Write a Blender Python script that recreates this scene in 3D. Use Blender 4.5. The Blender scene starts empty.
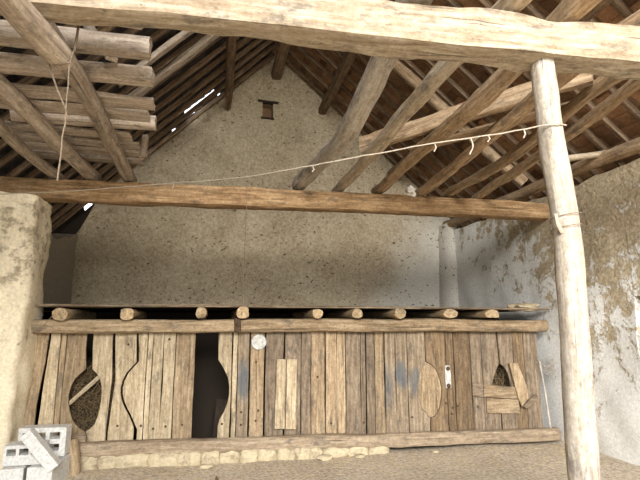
import bpy, bmesh, math, random
from mathutils import Vector, noise, Matrix

SC = bpy.context.scene
COL = SC.collection
V = Vector
RND = random.Random(7)

# ------------------------------------------------------------------ camera
cam_data = bpy.data.cameras.new('camera')
cam_data.sensor_width = 36.0
cam_data.lens = 27.0
cam_data.clip_start = 0.05
cam = bpy.data.objects.new('camera', cam_data)
cam.location = (0, 0, 1.6)
cam.rotation_euler = (math.radians(90 + 10.16), 0, math.radians(-13))
COL.objects.link(cam)
SC.camera = cam

# ------------------------------------------------------------------ sky, sun, daylight at the open barn front
world = bpy.data.worlds.new('sky')
SC.world = world
world.use_nodes = True
bg = world.node_tree.nodes['Background']
bg.inputs[0].default_value = (0.86, 0.93, 1.0, 1)
bg.inputs[1].default_value = 1.0

sun_d = bpy.data.lights.new('sun', 'SUN')
sun_d.energy = 1.0
sun_d.angle = 0.02
sun_d.color = (1.0, 0.93, 0.8)
sun = bpy.data.objects.new('sun', sun_d)
sun.rotation_euler = V((-0.62, 0.12, -0.78)).to_track_quat('-Z', 'Y').to_euler()
COL.objects.link(sun)

def area(name, loc, target, sx, sy, power, color):
    d = bpy.data.lights.new(name, 'AREA')
    d.shape = 'RECTANGLE'
    d.size, d.size_y = sx, sy
    d.energy = power
    d.color = color
    o = bpy.data.objects.new(name, d)
    o.location = loc
    o.rotation_euler = (V(target) - V(loc)).to_track_quat('-Z', 'Y').to_euler()
    COL.objects.link(o)
    return o
area('daylight_open_front', (-2.0, -11.0, 7.8), (1.4, 5.0, 1.8), 10.0, 6.0, 2500, (1.0, 0.985, 0.97))

SC.view_settings.view_transform = 'Standard'
SC.view_settings.look = 'None'
SC.view_settings.gamma = 1.0
SC.view_settings.use_curve_mapping = False
SC.view_settings.exposure = 1.6

# ------------------------------------------------------------------ materials
def lin(c):
    return tuple(((x / 255) / 12.92 if x / 255 <= 0.04045 else ((x / 255 + 0.055) / 1.055) ** 2.4) for x in c) + (1,)

class NT:
    def __init__(self, name, rough=0.9):
        self.m = bpy.data.materials.new(name)
        self.m.use_nodes = True
        self.t = self.m.node_tree
        self.b = self.t.nodes['Principled BSDF']
        self.b.inputs['Roughness'].default_value = rough
        self.b.inputs['Specular IOR Level'].default_value = 0.2
    def n(self, typ, **kw):
        x = self.t.nodes.new(typ)
        for k, v in kw.items():
            setattr(x, k, v)
        return x
    def l(self, a, b):
        self.t.links.new(a, b)
    def noise(self, vec, scale, detail=4, rough=0.55, dist=0.0):
        x = self.n('ShaderNodeTexNoise')
        x.inputs['Scale'].default_value = scale
        x.inputs['Detail'].default_value = detail
        x.inputs['Roughness'].default_value = rough
        x.inputs['Distortion'].default_value = dist
        self.l(vec, x.inputs['Vector'])
        return x.outputs['Fac']
    def scale(self, vec, s, off=(0, 0, 0)):
        x = self.n('ShaderNodeMapping')
        x.inputs['Scale'].default_value = s
        x.inputs['Location'].default_value = off
        self.l(vec, x.inputs['Vector'])
        return x.outputs['Vector']
    def ramp(self, fac, stops, interp='LINEAR'):
        x = self.n('ShaderNodeValToRGB')
        x.color_ramp.interpolation = interp
        e = x.color_ramp.elements
        while len(e) < len(stops):
            e.new(0.5)
        for i, (p, c) in enumerate(stops):
            e[i].position = p
            e[i].color = c if len(c) == 4 else tuple(c) + (1,)
        self.l(fac, x.inputs['Fac'])
        return x.outputs['Color']
    def step(self, fac, a, b):
        x = self.n('ShaderNodeMapRange', interpolation_type='SMOOTHSTEP')
        x.inputs['From Min'].default_value = a
        x.inputs['From Max'].default_value = b
        self.l(fac, x.inputs['Value'])
        return x.outputs['Result']
    def mix(self, fac, a, b, mode='MIX'):
        x = self.n('ShaderNodeMix', data_type='RGBA', blend_type=mode)
        for sock, v in ((x.inputs[0], fac), (x.inputs[6], a), (x.inputs[7], b)):
            if hasattr(v, 'is_linked'):
                self.l(v, sock)
            else:
                sock.default_value = v
        return x.outputs[2]
    def math(self, op, a, b=0.0, clamp=False):
        x = self.n('ShaderNodeMath', operation=op, use_clamp=clamp)
        for sock, v in ((x.inputs[0], a), (x.inputs[1], b)):
            if hasattr(v, 'is_linked'):
                self.l(v, sock)
            else:
                sock.default_value = v
        return x.outputs[0]
    def bump(self, h, strength=0.5, dist=0.02):
        x = self.n('ShaderNodeBump')
        x.inputs['Strength'].default_value = strength
        x.inputs['Distance'].default_value = dist
        self.l(h, x.inputs['Height'])
        self.l(x.outputs['Normal'], self.b.inputs['Normal'])
    def out(self, c):
        self.l(c, self.b.inputs['Base Color'])
        return self.m

def wood(name, dark, mid, light, stains=(), crack=0.6, patch=0.5, vary=0.28):
    """weathered timber; the wc attribute runs along the grain in x"""
    k = NT(name, 0.88)
    wc = k.n('ShaderNodeAttribute', attribute_name='wc').outputs['Vector']
    g = k.noise(k.scale(wc, (2.2, 30, 30)), 1.0, 6, 0.65, 0.3)
    c = k.ramp(g, [(0.32, lin(dark)), (0.5, lin(mid)), (0.66, lin(light))])
    p = k.noise(k.scale(wc, (2.0, 6, 6), (3, 1, 2)), 1.0, 5, 0.6)
    c = k.mix(k.math('MULTIPLY', k.step(p, 0.48, 0.72), patch), c, lin(dark))
    p2 = k.noise(k.scale(wc, (1.4, 4, 4), (9, 4, 7)), 1.0, 4, 0.6)
    c = k.mix(k.math('MULTIPLY', k.step(p2, 0.5, 0.75), patch), c, lin(light))
    cr = k.noise(k.scale(wc, (0.9, 34, 34), (5, 5, 5)), 1.0, 3, 0.5, 0.4)
    crm = k.step(cr, 0.36, 0.30)
    c = k.mix(k.math('MULTIPLY', crm, min(1, crack * 1.4)), c, tuple(x * 0.25 for x in lin(dark)[:3]) + (1,))
    gr = k.noise(k.scale(wc, (9, 22, 22), (2, 8, 3)), 1.0, 6, 0.75)
    c = k.mix(0.35, c, k.ramp(gr, [(0.3, lin(dark)), (0.5, lin(mid)), (0.68, lin(light))]))
    gm = k.noise(k.scale(wc, (3.5, 9, 9), (6, 2, 1)), 1.0, 6, 0.7)
    c = k.mix(k.math('MULTIPLY', k.step(gm, 0.53, 0.66), 0.7), c, lin(tuple(int(x * 0.42 + 34) for x in mid)))
    sp = k.noise(k.scale(wc, (28, 40, 40)), 1.0, 2, 0.5)
    c = k.mix(k.math('MULTIPLY', k.step(sp, 0.66, 0.74), 0.5), c, tuple(x * 0.4 for x in lin(dark)[:3]) + (1,))
    du = k.noise(k.scale(wc, (26, 34, 34), (1, 6, 4)), 1.0, 4, 0.8)
    c = k.mix(0.55, c, k.ramp(du, [(0.30, (0.30, 0.28, 0.26)), (0.5, (0.5, 0.5, 0.5)), (0.68, (0.72, 0.71, 0.70))]), 'OVERLAY')
    rnd = k.n('ShaderNodeObjectInfo').outputs['Random']
    v = k.math('ADD', k.math('MULTIPLY', rnd, vary), 1 - vary / 2)
    hs = k.n('ShaderNodeHueSaturation')
    k.l(v, hs.inputs['Value'])
    k.l(c, hs.inputs['Color'])
    c = hs.outputs['Color']
    if stains:
        pos = k.n('ShaderNodeTexCoord').outputs['Object']
        sep = k.n('ShaderNodeSeparateXYZ')
        k.l(pos, sep.inputs[0])
        nz = k.noise(pos, 9, 3)
        for (sx, sz, rx, rz, col, amt) in stains:
            dx = k.math('DIVIDE', k.math('SUBTRACT', sep.outputs[0], sx), rx)
            dz = k.math('DIVIDE', k.math('SUBTRACT', sep.outputs[2], sz), rz)
            d = k.math('ADD', k.math('MULTIPLY', dx, dx), k.math('MULTIPLY', dz, dz))
            d = k.math('ADD', d, k.math('MULTIPLY', nz, 1.2))
            c = k.mix(k.math('MULTIPLY', k.step(d, 1.7, 0.7), amt), c, lin(col))
    h = k.math('SUBTRACT', k.math('ADD', k.math('MULTIPLY', g, 0.6), k.math('MULTIPLY', du, 0.5)), crm)
    k.bump(h, 0.55, 0.012)
    return k.out(c)

BLUE = (82, 90, 96)
STAINS = [(0.46, 0.93, 0.09, 0.30, BLUE, 0.75), (2.37, 0.80, 0.12, 0.34, BLUE, 0.5),
          (2.58, 0.95, 0.12, 0.22, BLUE, 0.75), (2.78, 0.86, 0.10, 0.24, BLUE, 0.6)]
M = {}
M['plank_pale'] = wood('pale plank wood', (118, 100, 77), (178, 160, 130), (208, 193, 165))
M['plank_tan'] = wood('tan plank wood', (100, 82, 62), (150, 129, 101), (188, 169, 139))
M['plank_grey'] = wood('grey brown plank wood', (78, 66, 54), (122, 106, 87), (160, 144, 123))  # darkened, like plank_brown, partly for light falling off to the right
M['plank_stained'] = wood('blue stained plank wood', (92, 78, 62), (140, 123, 101), (176, 160, 136), STAINS)
M['plank_brown'] = wood('orange brown plank wood', (76, 60, 45), (118, 98, 74), (150, 130, 103))
M['rail'] = wood('dusty rail timber', (106, 88, 66), (160, 138, 108), (198, 180, 150))
M['rail_dark'] = wood('darker rail timber', (84, 68, 50), (132, 112, 86), (172, 154, 126))  # darker copy of the rail wood, weaker light on the right put into colour
M['sill'] = wood('dusty sill timber', (96, 82, 66), (140, 123, 101), (174, 158, 135))
M['beam_pale'] = wood('pale hewn beam', (112, 94, 74), (156, 140, 117), (188, 177, 159), crack=0.7, patch=0.35)
M['beam_brown'] = wood('warm brown beam', (96, 74, 52), (150, 120, 86), (192, 164, 126))
M['joist'] = wood('brown joist wood', (102, 82, 60), (158, 132, 102), (200, 180, 150))
M['joist_pale'] = wood('pale joist wood', (120, 102, 82), (178, 160, 134), (216, 204, 184))
M['joist_grey'] = wood('grey joist wood', (108, 94, 80), (164, 148, 130), (198, 184, 166))
M['loft_board'] = wood('dusty grey loft board', (136, 122, 106), (184, 168, 150), (216, 204, 188))
M['rafter'] = wood('dark rafter wood', (74, 58, 46), (120, 98, 76), (158, 136, 110))
M['lath'] = wood('brown lath wood', (92, 74, 56), (140, 118, 92), (178, 156, 126))
M['post'] = wood('whitish post wood', (136, 121, 104), (177, 166, 149), (204, 196, 185), crack=0.5, patch=0.3)
M['log_end'] = wood('pale sawn log', (118, 98, 72), (170, 146, 112), (204, 184, 150))
M['dark_wood'] = wood('dark shed wood', (30, 25, 20), (50, 42, 34), (68, 57, 46))  # near-black tone, deepened to stand in for shade inside the stall

def plaster():
    k = NT('grey brown lime plaster', 0.95)
    p = k.n('ShaderNodeTexCoord').outputs['Object']
    a = k.noise(p, 1.1, 6, 0.6)
    c = k.ramp(a, [(0.32, lin((138, 122, 98))), (0.5, lin((166, 150, 124))), (0.68, lin((186, 172, 146)))])
    f = k.noise(p, 22, 4, 0.7)
    c = k.mix(0.45, c, k.ramp(f, [(0.32, lin((100, 84, 60))), (0.66, lin((202, 188, 158)))]))
    sep = k.n('ShaderNodeSeparateXYZ')
    k.l(p, sep.inputs[0])
    # paler low on the right of the gable wall
    w = k.math('ADD', k.math('MULTIPLY', sep.outputs[0], 0.35), k.math('MULTIPLY', sep.outputs[2], -0.22))
    w = k.math('ADD', w, k.math('MULTIPLY', a, 0.6))
    c = k.mix(k.math('MULTIPLY', k.step(w, 0.7, 1.35), 0.7), c, lin((198, 196, 188)))
    q = k.noise(p, 60, 3, 0.7)
    c = k.mix(0.5, c, k.ramp(q, [(0.34, (0.33, 0.32, 0.30)), (0.5, (0.5, 0.5, 0.5)), (0.66, (0.66, 0.66, 0.66))]), 'OVERLAY')
    pit = k.noise(k.scale(p, (1, 1, 1.5)), 13, 2, 0.5)
    big = k.noise(p, 1.7, 2)
    pm = k.step(k.math('ADD', pit, k.math('MULTIPLY', big, 0.16)), 0.735, 0.775)
    c = k.mix(k.math('MULTIPLY', pm, 0.9), c, lin((82, 60, 40)))
    # large brown damp and dirt patches
    d = k.noise(p, 2.6, 5, 0.7)
    c = k.mix(k.math('MULTIPLY', k.step(d, 0.56, 0.74), 0.4), c, lin((116, 98, 74)))
    k.bump(k.math('SUBTRACT', k.math('ADD', k.math('MULTIPLY', f, 0.4), a), pm), 0.6, 0.025)
    return k.out(c)
M['plaster'] = plaster()

def rubble(name, wash, bare_z, amount, back=0.0, soft=0.1):
    k = NT(name, 0.95)
    p = k.n('ShaderNodeTexCoord').outputs['Object']
    sep = k.n('ShaderNodeSeparateXYZ')
    k.l(p, sep.inputs[0])
    vo = k.n('ShaderNodeTexVoronoi')
    vo.inputs['Scale'].default_value = 10.5
    vo.inputs['Randomness'].default_value = 1.0
    wob = k.n('ShaderNodeVectorMath', operation='ADD')
    nn = k.n('ShaderNodeTexNoise')
    nn.inputs['Scale'].default_value = 5
    k.l(p, nn.inputs['Vector'])
    sc_ = k.n('ShaderNodeVectorMath', operation='SCALE')
    sc_.inputs['Scale'].default_value = 0.16
    k.l(nn.outputs['Color'], sc_.inputs[0])
    k.l(k.scale(p, (1, 1, 1.5)), wob.inputs[0])
    k.l(sc_.outputs[0], wob.inputs[1])
    k.l(wob.outputs[0], vo.inputs['Vector'])
    sepc = k.n('ShaderNodeSeparateColor')
    k.l(vo.outputs['Color'], sepc.inputs[0])
    stone = k.ramp(sepc.outputs[0], [(0.0, lin((144, 128, 104))), (0.4, lin((174, 158, 130))), (0.7, lin((192, 178, 150))), (1.0, lin((160, 145, 120)))])
    joint = k.step(vo.outputs['Distance'], 0.42, 0.62)
    f = k.noise(p, 30, 4, 0.7)
    stone = k.mix(joint, stone, lin((172, 156, 128)))
    stone = k.mix(0.4, stone, k.ramp(f, [(0.33, lin((92, 78, 60))), (0.66, lin((212, 198, 168)))]))
    a = k.noise(p, 4.4, 7, 0.7, 0.3)
    m = k.math('ADD', k.math('SUBTRACT', k.math('MULTIPLY', a, 2.6), 0.62), k.math('MULTIPLY', k.math('ADD', k.math('SUBTRACT', bare_z, sep.outputs[2]), k.math('MULTIPLY', k.math('MAXIMUM', k.math('SUBTRACT', sep.outputs[1], 5.6), 0.0), back)), amount))
    m = k.math('SUBTRACT', m, k.math('MULTIPLY', k.step(vo.outputs['Distance'], 0.3, 0.0), 0.12))
    m = k.step(m, 0.77 - soft, 0.77 + soft)
    washc = k.mix(0.3, lin(wash), k.ramp(f, [(0.34, lin(tuple(int(x * 0.6) for x in wash))), (0.64, lin(tuple(min(255, int(x * 1.1)) for x in wash)))]))
    c = k.mix(m, stone, washc)
    h = k.math('ADD', k.math('MULTIPLY', f, 0.35), k.math('ADD', k.math('MULTIPLY', m, 0.35), k.math('MULTIPLY', k.math('MULTIPLY', joint, k.math('SUBTRACT', 1.0, m)), -0.3)))
    k.bump(h, 0.55, 0.025)
    return k.out(c)
M['rubble_right'] = rubble('flaking whitewashed rubble', (224, 222, 215), 2.25, 0.26, 0.75, 0.12)
M['rubble_left'] = rubble('dusty limewashed rubble', (160, 150, 134), 4.5, 0.3)
M['pillar'] = rubble('cream limewashed rubble', (230, 216, 186), 4.2, 0.16, 0.0, 0.14)
M['stone'] = rubble('ochre footing stone', (190, 176, 146), 0.45, 0.5)

def dirt():
    k = NT('trodden earth and chaff', 1.0)
    p = k.n('ShaderNodeTexCoord').outputs['Object']
    a = k.noise(p, 1.3, 5, 0.6)
    c = k.ramp(a, [(0.35, lin((174, 160, 140))), (0.52, lin((204, 190, 168))), (0.68, lin((226, 212, 190)))])
    f = k.noise(p, 24, 6, 0.8)
    c = k.mix(0.65, c, k.ramp(f, [(0.36, lin((84, 72, 58))), (0.5, lin((186, 170, 148))), (0.66, lin((236, 224, 202)))]))
    s = k.noise(p, 4.5, 5, 0.7)
    c = k.mix(k.math('MULTIPLY', k.step(s, 0.56, 0.7), 0.45), c, lin((184, 160, 118)))
    k.bump(k.math('ADD', f, a), 0.8, 0.03)
    return k.out(c)
M['dirt'] = dirt()

def tile(name, c0, c1, c2):
    k = NT(name, 0.9)
    p = k.n('ShaderNodeTexCoord').outputs['Object']
    a = k.noise(p, 3.0, 4, 0.6)
    f = k.noise(p, 26, 4, 0.7)
    c = k.ramp(a, [(0.3, lin(c0)), (0.55, lin(c1)), (0.75, lin(c2))])
    c = k.mix(0.35, c, k.ramp(f, [(0.3, lin(tuple(int(x * 0.6) for x in c0))), (0.7, lin(tuple(min(255, int(x * 1.05)) for x in c2)))]))
    at = k.n('ShaderNodeAttribute', attribute_name='wc').outputs['Fac']
    c = k.mix(0.75, c, k.ramp(at, [(0.0, (0.22, 0.20, 0.19)), (0.5, (0.5, 0.5, 0.5)), (1.0, (0.74, 0.70, 0.66))]), 'OVERLAY')
    k.bump(f, 0.5, 0.01)
    return k.out(c)
M['tile'] = tile('dark clay roof tile', (128, 94, 70), (166, 128, 96), (190, 158, 126))
M['tile_dark'] = tile('dark blue grey roof tile', (50, 48, 50), (72, 68, 68), (96, 90, 88))  # darker, bluer tile tone, used on the left slope only

def plain(name, c1, c2, scale=20, rough=0.8, metal=0.0, bump=0.3):
    k = NT(name, rough)
    p = k.n('ShaderNodeTexCoord').outputs['Object']
    f = k.noise(p, scale, 5, 0.65)
    k.b.inputs['Metallic'].default_value = metal
    k.bump(f, bump, 0.006)
    return k.out(k.ramp(f, [(0.3, lin(c1)), (0.7, lin(c2))]))
M['block'] = plain('grey white concrete', (176, 174, 168), (224, 222, 216), 40, 0.95)
M['rope'] = plain('pale cord', (150, 136, 118), (200, 188, 170), 60)
M['wire'] = plain('grey brown wire', (96, 82, 68), (150, 134, 114), 60)
M['rust'] = plain('rusty iron', (48, 38, 30), (98, 78, 58), 50)
M['white_metal'] = plain('chalky white enamel', (150, 148, 140), (206, 204, 196), 22, 0.6)
M['latch'] = plain('weathered white metal', (168, 164, 156), (214, 212, 206), 40, 0.6)
M['rag'] = plain('dirty white cloth', (176, 168, 154), (224, 218, 206), 25)
M['hay'] = plain('old dark hay', (84, 70, 50), (140, 118, 84), 40)
M['straw'] = plain('dry straw', (176, 152, 106), (218, 198, 150), 40)
M['shutter'] = plain('blue grey shutter paint', (84, 90, 92), (122, 128, 128), 12)
M['yard'] = plain('yard gravel', (150, 142, 126), (180, 172, 154), 3)
M['cobweb'] = plain('dusty cobweb', (150, 142, 130), (196, 188, 176), 40)

# ------------------------------------------------------------------ builders
def tag(o, label, cat, group=None, kind=None):
    o['label'] = label
    o['category'] = cat
    if group:
        o['group'] = group
    o['kind'] = kind or 'thing'
    return o

def struct(o, label=None, cat=None):
    o['kind'] = 'structure'
    if label:
        o['label'] = label
    if cat:
        o['category'] = cat
    return o

def empty(name, loc):
    o = bpy.data.objects.new(name, None)
    o.empty_display_size = 0.1
    o.location = loc
    COL.objects.link(o)
    return o

def link(name, verts, faces, mat, parent=None, wc=None, sharp=40, smooth=True):
    me = bpy.data.meshes.new(name)
    me.from_pydata([tuple(v) for v in verts], [], faces)
    me.validate()
    if wc:
        at = me.attributes.new('wc', 'FLOAT_VECTOR', 'POINT')
        flat = []
        for w in wc:
            flat.extend(w)
        at.data.foreach_set('vector', flat)
    if smooth:
        me.polygons.foreach_set('use_smooth', [True] * len(me.polygons))
        me.update()
        me.set_sharp_from_angle(angle=math.radians(sharp))
    me.materials.append(M[mat] if isinstance(mat, str) else mat)
    o = bpy.data.objects.new(name, me)
    COL.objects.link(o)
    if parent is not None:
        o.parent = parent
        o.matrix_parent_inverse = Matrix.Translation(parent.location).inverted()
    return o

def nz(p, s):
    return noise.noise(V(p) * s)

def resample(pts, seg):
    pts = [V(p) for p in pts]
    out = [pts[0]]
    if len(pts) == 2:
        n = max(1, int((pts[1] - pts[0]).length / seg))
        return [pts[0].lerp(pts[1], i / n) for i in range(n + 1)]
    ext = [pts[0] * 2 - pts[1]] + pts + [pts[-1] * 2 - pts[-2]]
    for i in range(1, len(ext) - 2):
        a, b, c, d = ext[i - 1:i + 3]
        n = max(1, int((c - b).length / seg))
        for j in range(1, n + 1):
            t = j / n
            out.append(0.5 * (2 * b + (c - a) * t + (2 * a - 5 * b + 4 * c - d) * t * t + (3 * b - a - 3 * c + d) * t ** 3))
    return out

SEED = [0]
def timber_data(pts, w, h, n=16, exp=5.0, rough=0.012, seg=0.12, taper=1.0, taperw=None, bow=0.0, up=(0, 0, 1), cutjit=0.02):
    """a sawn, hewn or round piece swept along a path, with lumps and uneven ends"""
    SEED[0] += 1
    so = V((SEED[0] * 13.7, SEED[0] * 5.3, SEED[0] * 2.9))
    P = resample(pts, seg)
    L = len(P)
    verts, wc, faces = [], [], []
    s = 0.0
    for i, p in enumerate(P):
        t = (P[min(i + 1, L - 1)] - P[max(i - 1, 0)]).normalized()
        side = t.cross(V(up)).normalized()
        u = side.cross(t).normalized()
        if i:
            s += (p - P[i - 1]).length
        f = i / max(1, L - 1)
        k = 1 + (taper - 1) * f
        c = p + side * bow * noise.noise(so + V((s * 0.7, 0, 0))) + u * bow * noise.noise(so + V((0, s * 0.7, 9)))
        for j in range(n):
            a = 2 * math.pi * (j + (0 if n % 8 == 0 else 0.5)) / n
            ca, sa = math.cos(a), math.sin(a)
            r = 1 / (abs(ca) ** exp + abs(sa) ** exp) ** (1 / exp)
            x, y = w / 2 * r * ca * (k if taperw is None else 1 + (taperw - 1) * f), h / 2 * r * sa * k
            d = 1 + rough * 2 / min(w, h) * (noise.noise(so + V((s * 2.2, ca * 1.2, sa * 1.2))) + 0.5 * noise.noise(so + V((s * 7, ca * 2.5, sa * 2.5))))
            q = c + side * x * d + u * y * d
            if i in (0, L - 1):
                q += t * cutjit * noise.noise(so + V((ca * 2, sa * 2, i)))
            verts.append(q)
            wc.append((so.x + s, so.y + x, so.z + y))
    for i in range(L - 1):
        for j in range(n):
            j2 = (j + 1) % n
            faces.append((i * n + j, i * n + j2, (i + 1) * n + j2, (i + 1) * n + j))
    faces.append(tuple(range(n))[::-1])
    faces.append(tuple(range((L - 1) * n, L * n)))
    faces = [f[::-1] for f in faces]
    return verts, faces, wc

def timber(name, pts, w, h, mat, parent=None, **kw):
    v, f, wc = timber_data(pts, w, h, **kw)
    return link(name, v, f, mat, parent, wc, sharp=48)

def log(name, pts, d, mat, parent=None, **kw):
    kw.setdefault('exp', 2.2)
    kw.setdefault('rough', 0.012)
    kw.setdefault('bow', 0.03)
    return timber(name, pts, d, d, mat, parent, **kw)

def cord(name, pts, r, mat, parent=None, seg=0.06, jitter=0.0):
    P = resample(pts, seg)
    if jitter:
        P = [p + V((nz(p, 9), nz(p + V((3, 3, 3)), 9), nz(p + V((7, 1, 5)), 9))) * jitter for p in P]
    n, verts, faces = 5, [], []
    for i, p in enumerate(P):
        t = (P[min(i + 1, len(P) - 1)] - P[max(i - 1, 0)]).normalized()
        a = t.cross(V((0.31, 0.2, 0.93))).normalized()
        b = a.cross(t)
        for j in range(n):
            g = 2 * math.pi * j / n
            verts.append(p + (a * math.cos(g) + b * math.sin(g)) * r)
    for i in range(len(P) - 1):
        for j in range(n):
            j2 = (j + 1) % n
            faces.append((i * n + j, i * n + j2, (i + 1) * n + j2, (i + 1) * n + j))
    faces += [tuple(range(n))[::-1], tuple(range((len(P) - 1) * n, len(P) * n))]
    return link(name, verts, faces, mat, parent)

def prism(name, poly, y0, th, mat, parent=None, tilt=0.0, grain='z', warp=0.004):
    """a board: outline in x,z extruded along y from y0 (front) to y0+th"""
    SEED[0] += 1
    so = V((SEED[0] * 13.7, SEED[0] * 5.3, SEED[0] * 2.9))
    pts = []
    n = len(poly)
    for i in range(n):                       # refine and fray the outline a little
        a, b = V(poly[i]), V(poly[(i + 1) % n])
        m = max(1, int((b - a).length / 0.07))
        for j in range(m):
            q = a.lerp(b, j / m)
            pts.append(q)
    pts = [p + V((noise.noise(so + V((p.x * 9, p.y * 6, 0))), noise.noise(so + V((p.x * 9, p.y * 6, 5))))) * warp for p in pts]
    zc = sum(p.y for p in pts) / len(pts)
    verts, wc = [], []
    for side in (0, 1):
        for p in pts:
            verts.append(V((p.x, y0 + side * th + tilt * (p.y - zc), p.y)))
            wc.append((so.x + p.y, so.y + p.x, so.z + side * th) if grain == 'z' else (so.x + p.x, so.y + p.y, so.z + side * th))
    k = len(pts)
    faces = [tuple(range(k)), tuple(range(k, 2 * k))[::-1]]
    for i in range(k):
        j = (i + 1) % k
        faces.append((j, i, k + i, k + j))
    bm = bmesh.new()
    area2 = sum(pts[i].x * pts[(i + 1) % k].y - pts[(i + 1) % k].x * pts[i].y for i in range(k))
    bm.free()
    if area2 < 0:
        faces = [f[::-1] for f in faces]
    o = link(name, verts, faces, mat, parent, wc, sharp=30)
    b = o.modifiers.new('bevel', 'BEVEL')
    b.width = 0.004
    b.segments = 1
    b.limit_method = 'ANGLE'
    b.angle_limit = math.radians(60)
    return o

def lump(name, c, size, mat, parent=None, seed=0, rough=0.25, boxy=4.0, rot=0.0, sub=3):
    bm = bmesh.new()
    bmesh.ops.create_icosphere(bm, subdivisions=sub, radius=1)
    vs, fs = [], []
    R = Matrix.Rotation(rot, 3, 'Z')
    for v in bm.verts:
        p = v.co.normalized()
        r = 1 / (abs(p.x) ** boxy + abs(p.y) ** boxy + abs(p.z) ** boxy) ** (1 / boxy)
        r *= 1 + rough * noise.noise(p * 1.7 + V((seed * 7.1, seed * 3.3, 0)))
        q = p * r
        vs.append(R @ V((q.x * size[0] / 2, q.y * size[1] / 2, q.z * size[2] / 2)) + V(c))
    bm.verts.index_update()
    for f in bm.faces:
        fs.append(tuple(v.index for v in f.verts))
    bm.free()
    return vs, fs, mat, name, parent

def lump_obj(*a, **k):
    vs, fs, mat, name, parent = lump(*a, **k)
    return link(name, vs, fs, mat, parent, [(v.x, v.y, v.z) for v in vs])

def wall_mesh(name, u0, u1, zbot, ztop, place, thick, mat, du=0.12, dv=0.12, disp=0.02, freq=2.0, parent=None):
    """rough masonry: front grid pushed about by noise, flat back, closed edges"""
    nu = max(1, int((u1 - u0) / du))
    nv = max(1, int((max(ztop(u0), ztop(u1), ztop((u0 + u1) / 2)) - zbot) / dv))
    verts, faces = [], []
    for i in range(nu + 1):
        u = u0 + (u1 - u0) * i / nu
        for j in range(nv + 1):
            z = zbot + (ztop(u) - zbot) * j / nv
            d = disp * (nz((u, z, 1.3), freq) + 0.6 * nz((u, z, 5.1), freq * 3.1))
            verts.append(V(place(u, z, d)))
    off = len(verts)
    for i in range(nu + 1):
        u = u0 + (u1 - u0) * i / nu
        for j in range(nv + 1):
            z = zbot + (ztop(u) - zbot) * j / nv
            verts.append(V(place(u, z, -thick)))
    g = lambda i, j: i * (nv + 1) + j
    for i in range(nu):
        for j in range(nv):
            faces.append((g(i, j), g(i + 1, j), g(i + 1, j + 1), g(i, j + 1)))
            faces.append((off + g(i, j), off + g(i, j + 1), off + g(i + 1, j + 1), off + g(i + 1, j)))
    for i in range(nu):
        faces.append((g(i, nv), g(i + 1, nv), off + g(i + 1, nv), off + g(i, nv)))
        faces.append((g(i, 0), off + g(i, 0), off + g(i + 1, 0), g(i + 1, 0)))
    for j in range(nv):
        faces.append((g(0, j), g(0, j + 1), off + g(0, j + 1), off + g(0, j)))
        faces.append((g(nu, j), off + g(nu, j), off + g(nu, j + 1), g(nu, j + 1)))
    return link(name, verts, faces, mat, parent, sharp=60)

ORD = ['first', 'second', 'third', 'fourth', 'fifth', 'sixth', 'seventh', 'eighth', 'ninth', 'tenth', 'eleventh', 'twelfth',
       'thirteenth', 'fourteenth', 'fifteenth', 'sixteenth', 'seventeenth', 'eighteenth', 'nineteenth', 'twentieth']

# ------------------------------------------------------------------ the setting
XL, XR, YB, YF = -2.35, 4.95, 9.3, -2.4
RX, RZ = 1.2, 7.2                         # ridge
SL, SR = 1.009, 0.86                      # slopes left and right
def roof_z(x):
    return RZ - SL * (RX - x) if x < RX else RZ - SR * (x - RX)

def interp(tab, x):
    for (a, b), (c, d) in zip(tab, tab[1:]):
        if x <= c:
            return b + (d - b) * (x - a) / (c - a)
    return tab[-1][1]
GABLE = [(-2.8, 3.0), (-2.40, 3.18), (-2.25, 3.45), (-2.1, 3.88), (-1.19, 4.83), (-0.09, 5.94), (1.17, 7.2), (2.26, 6.37), (3.03, 5.71), (5.4, 3.67)]
def gable_top(x):
    return (roof_z(x) + 0.13 if x > -2.05 else interp(GABLE, x)) + 0.035 * nz((x, 0, 0), 5)

# gable wall with a small niche
NX0, NX1, NZ0, NZ1 = 0.93, 1.15, 5.83, 6.16
def gp(u, z, d):
    k = min(1, max(0, (max(NX0 - u, u - NX1, NZ0 - z, z - NZ1)) / 0.15))
    return (u, YB - max(d, -1) * k if d > -0.2 else YB - d, z)
back = empty('wall_back', (1.2, YB, 0))
struct(back, 'grey brown plastered gable wall with a small niche near its top', 'wall')
wall_mesh('plaster_face', XL - 0.45, NX0, 0, gable_top, gp, 0.42, 'plaster', parent=back)
wall_mesh('plaster_face', NX1, XR + 0.45, 0, gable_top, gp, 0.42, 'plaster', parent=back)
wall_mesh('plaster_face', NX0, NX1, 0, lambda u: NZ0, gp, 0.42, 'plaster', parent=back, du=0.11)
wall_mesh('plaster_face', NX0, NX1, NZ1, gable_top, gp, 0.42, 'plaster', parent=back, du=0.11)
wall_mesh('niche_back', NX0 - 0.02, NX1 + 0.02, NZ0 - 0.02, lambda u: NZ1 + 0.02, lambda u, z, d: (u, YB + 0.26 - d, z), 0.05, 'tile', parent=back)  # brown tile colour darkens the recess in place of shade
timber('niche_lintel', [(0.83, YB + 0.02, 6.185), (1.25, YB + 0.02, 6.165)], 0.09, 0.055, 'dark_wood', back, rough=0.006)
timber('niche_sill', [(0.90, YB + 0.02, 5.815), (1.17, YB + 0.02, 5.81)], 0.08, 0.04, 'dark_wood', back, rough=0.006)

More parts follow.
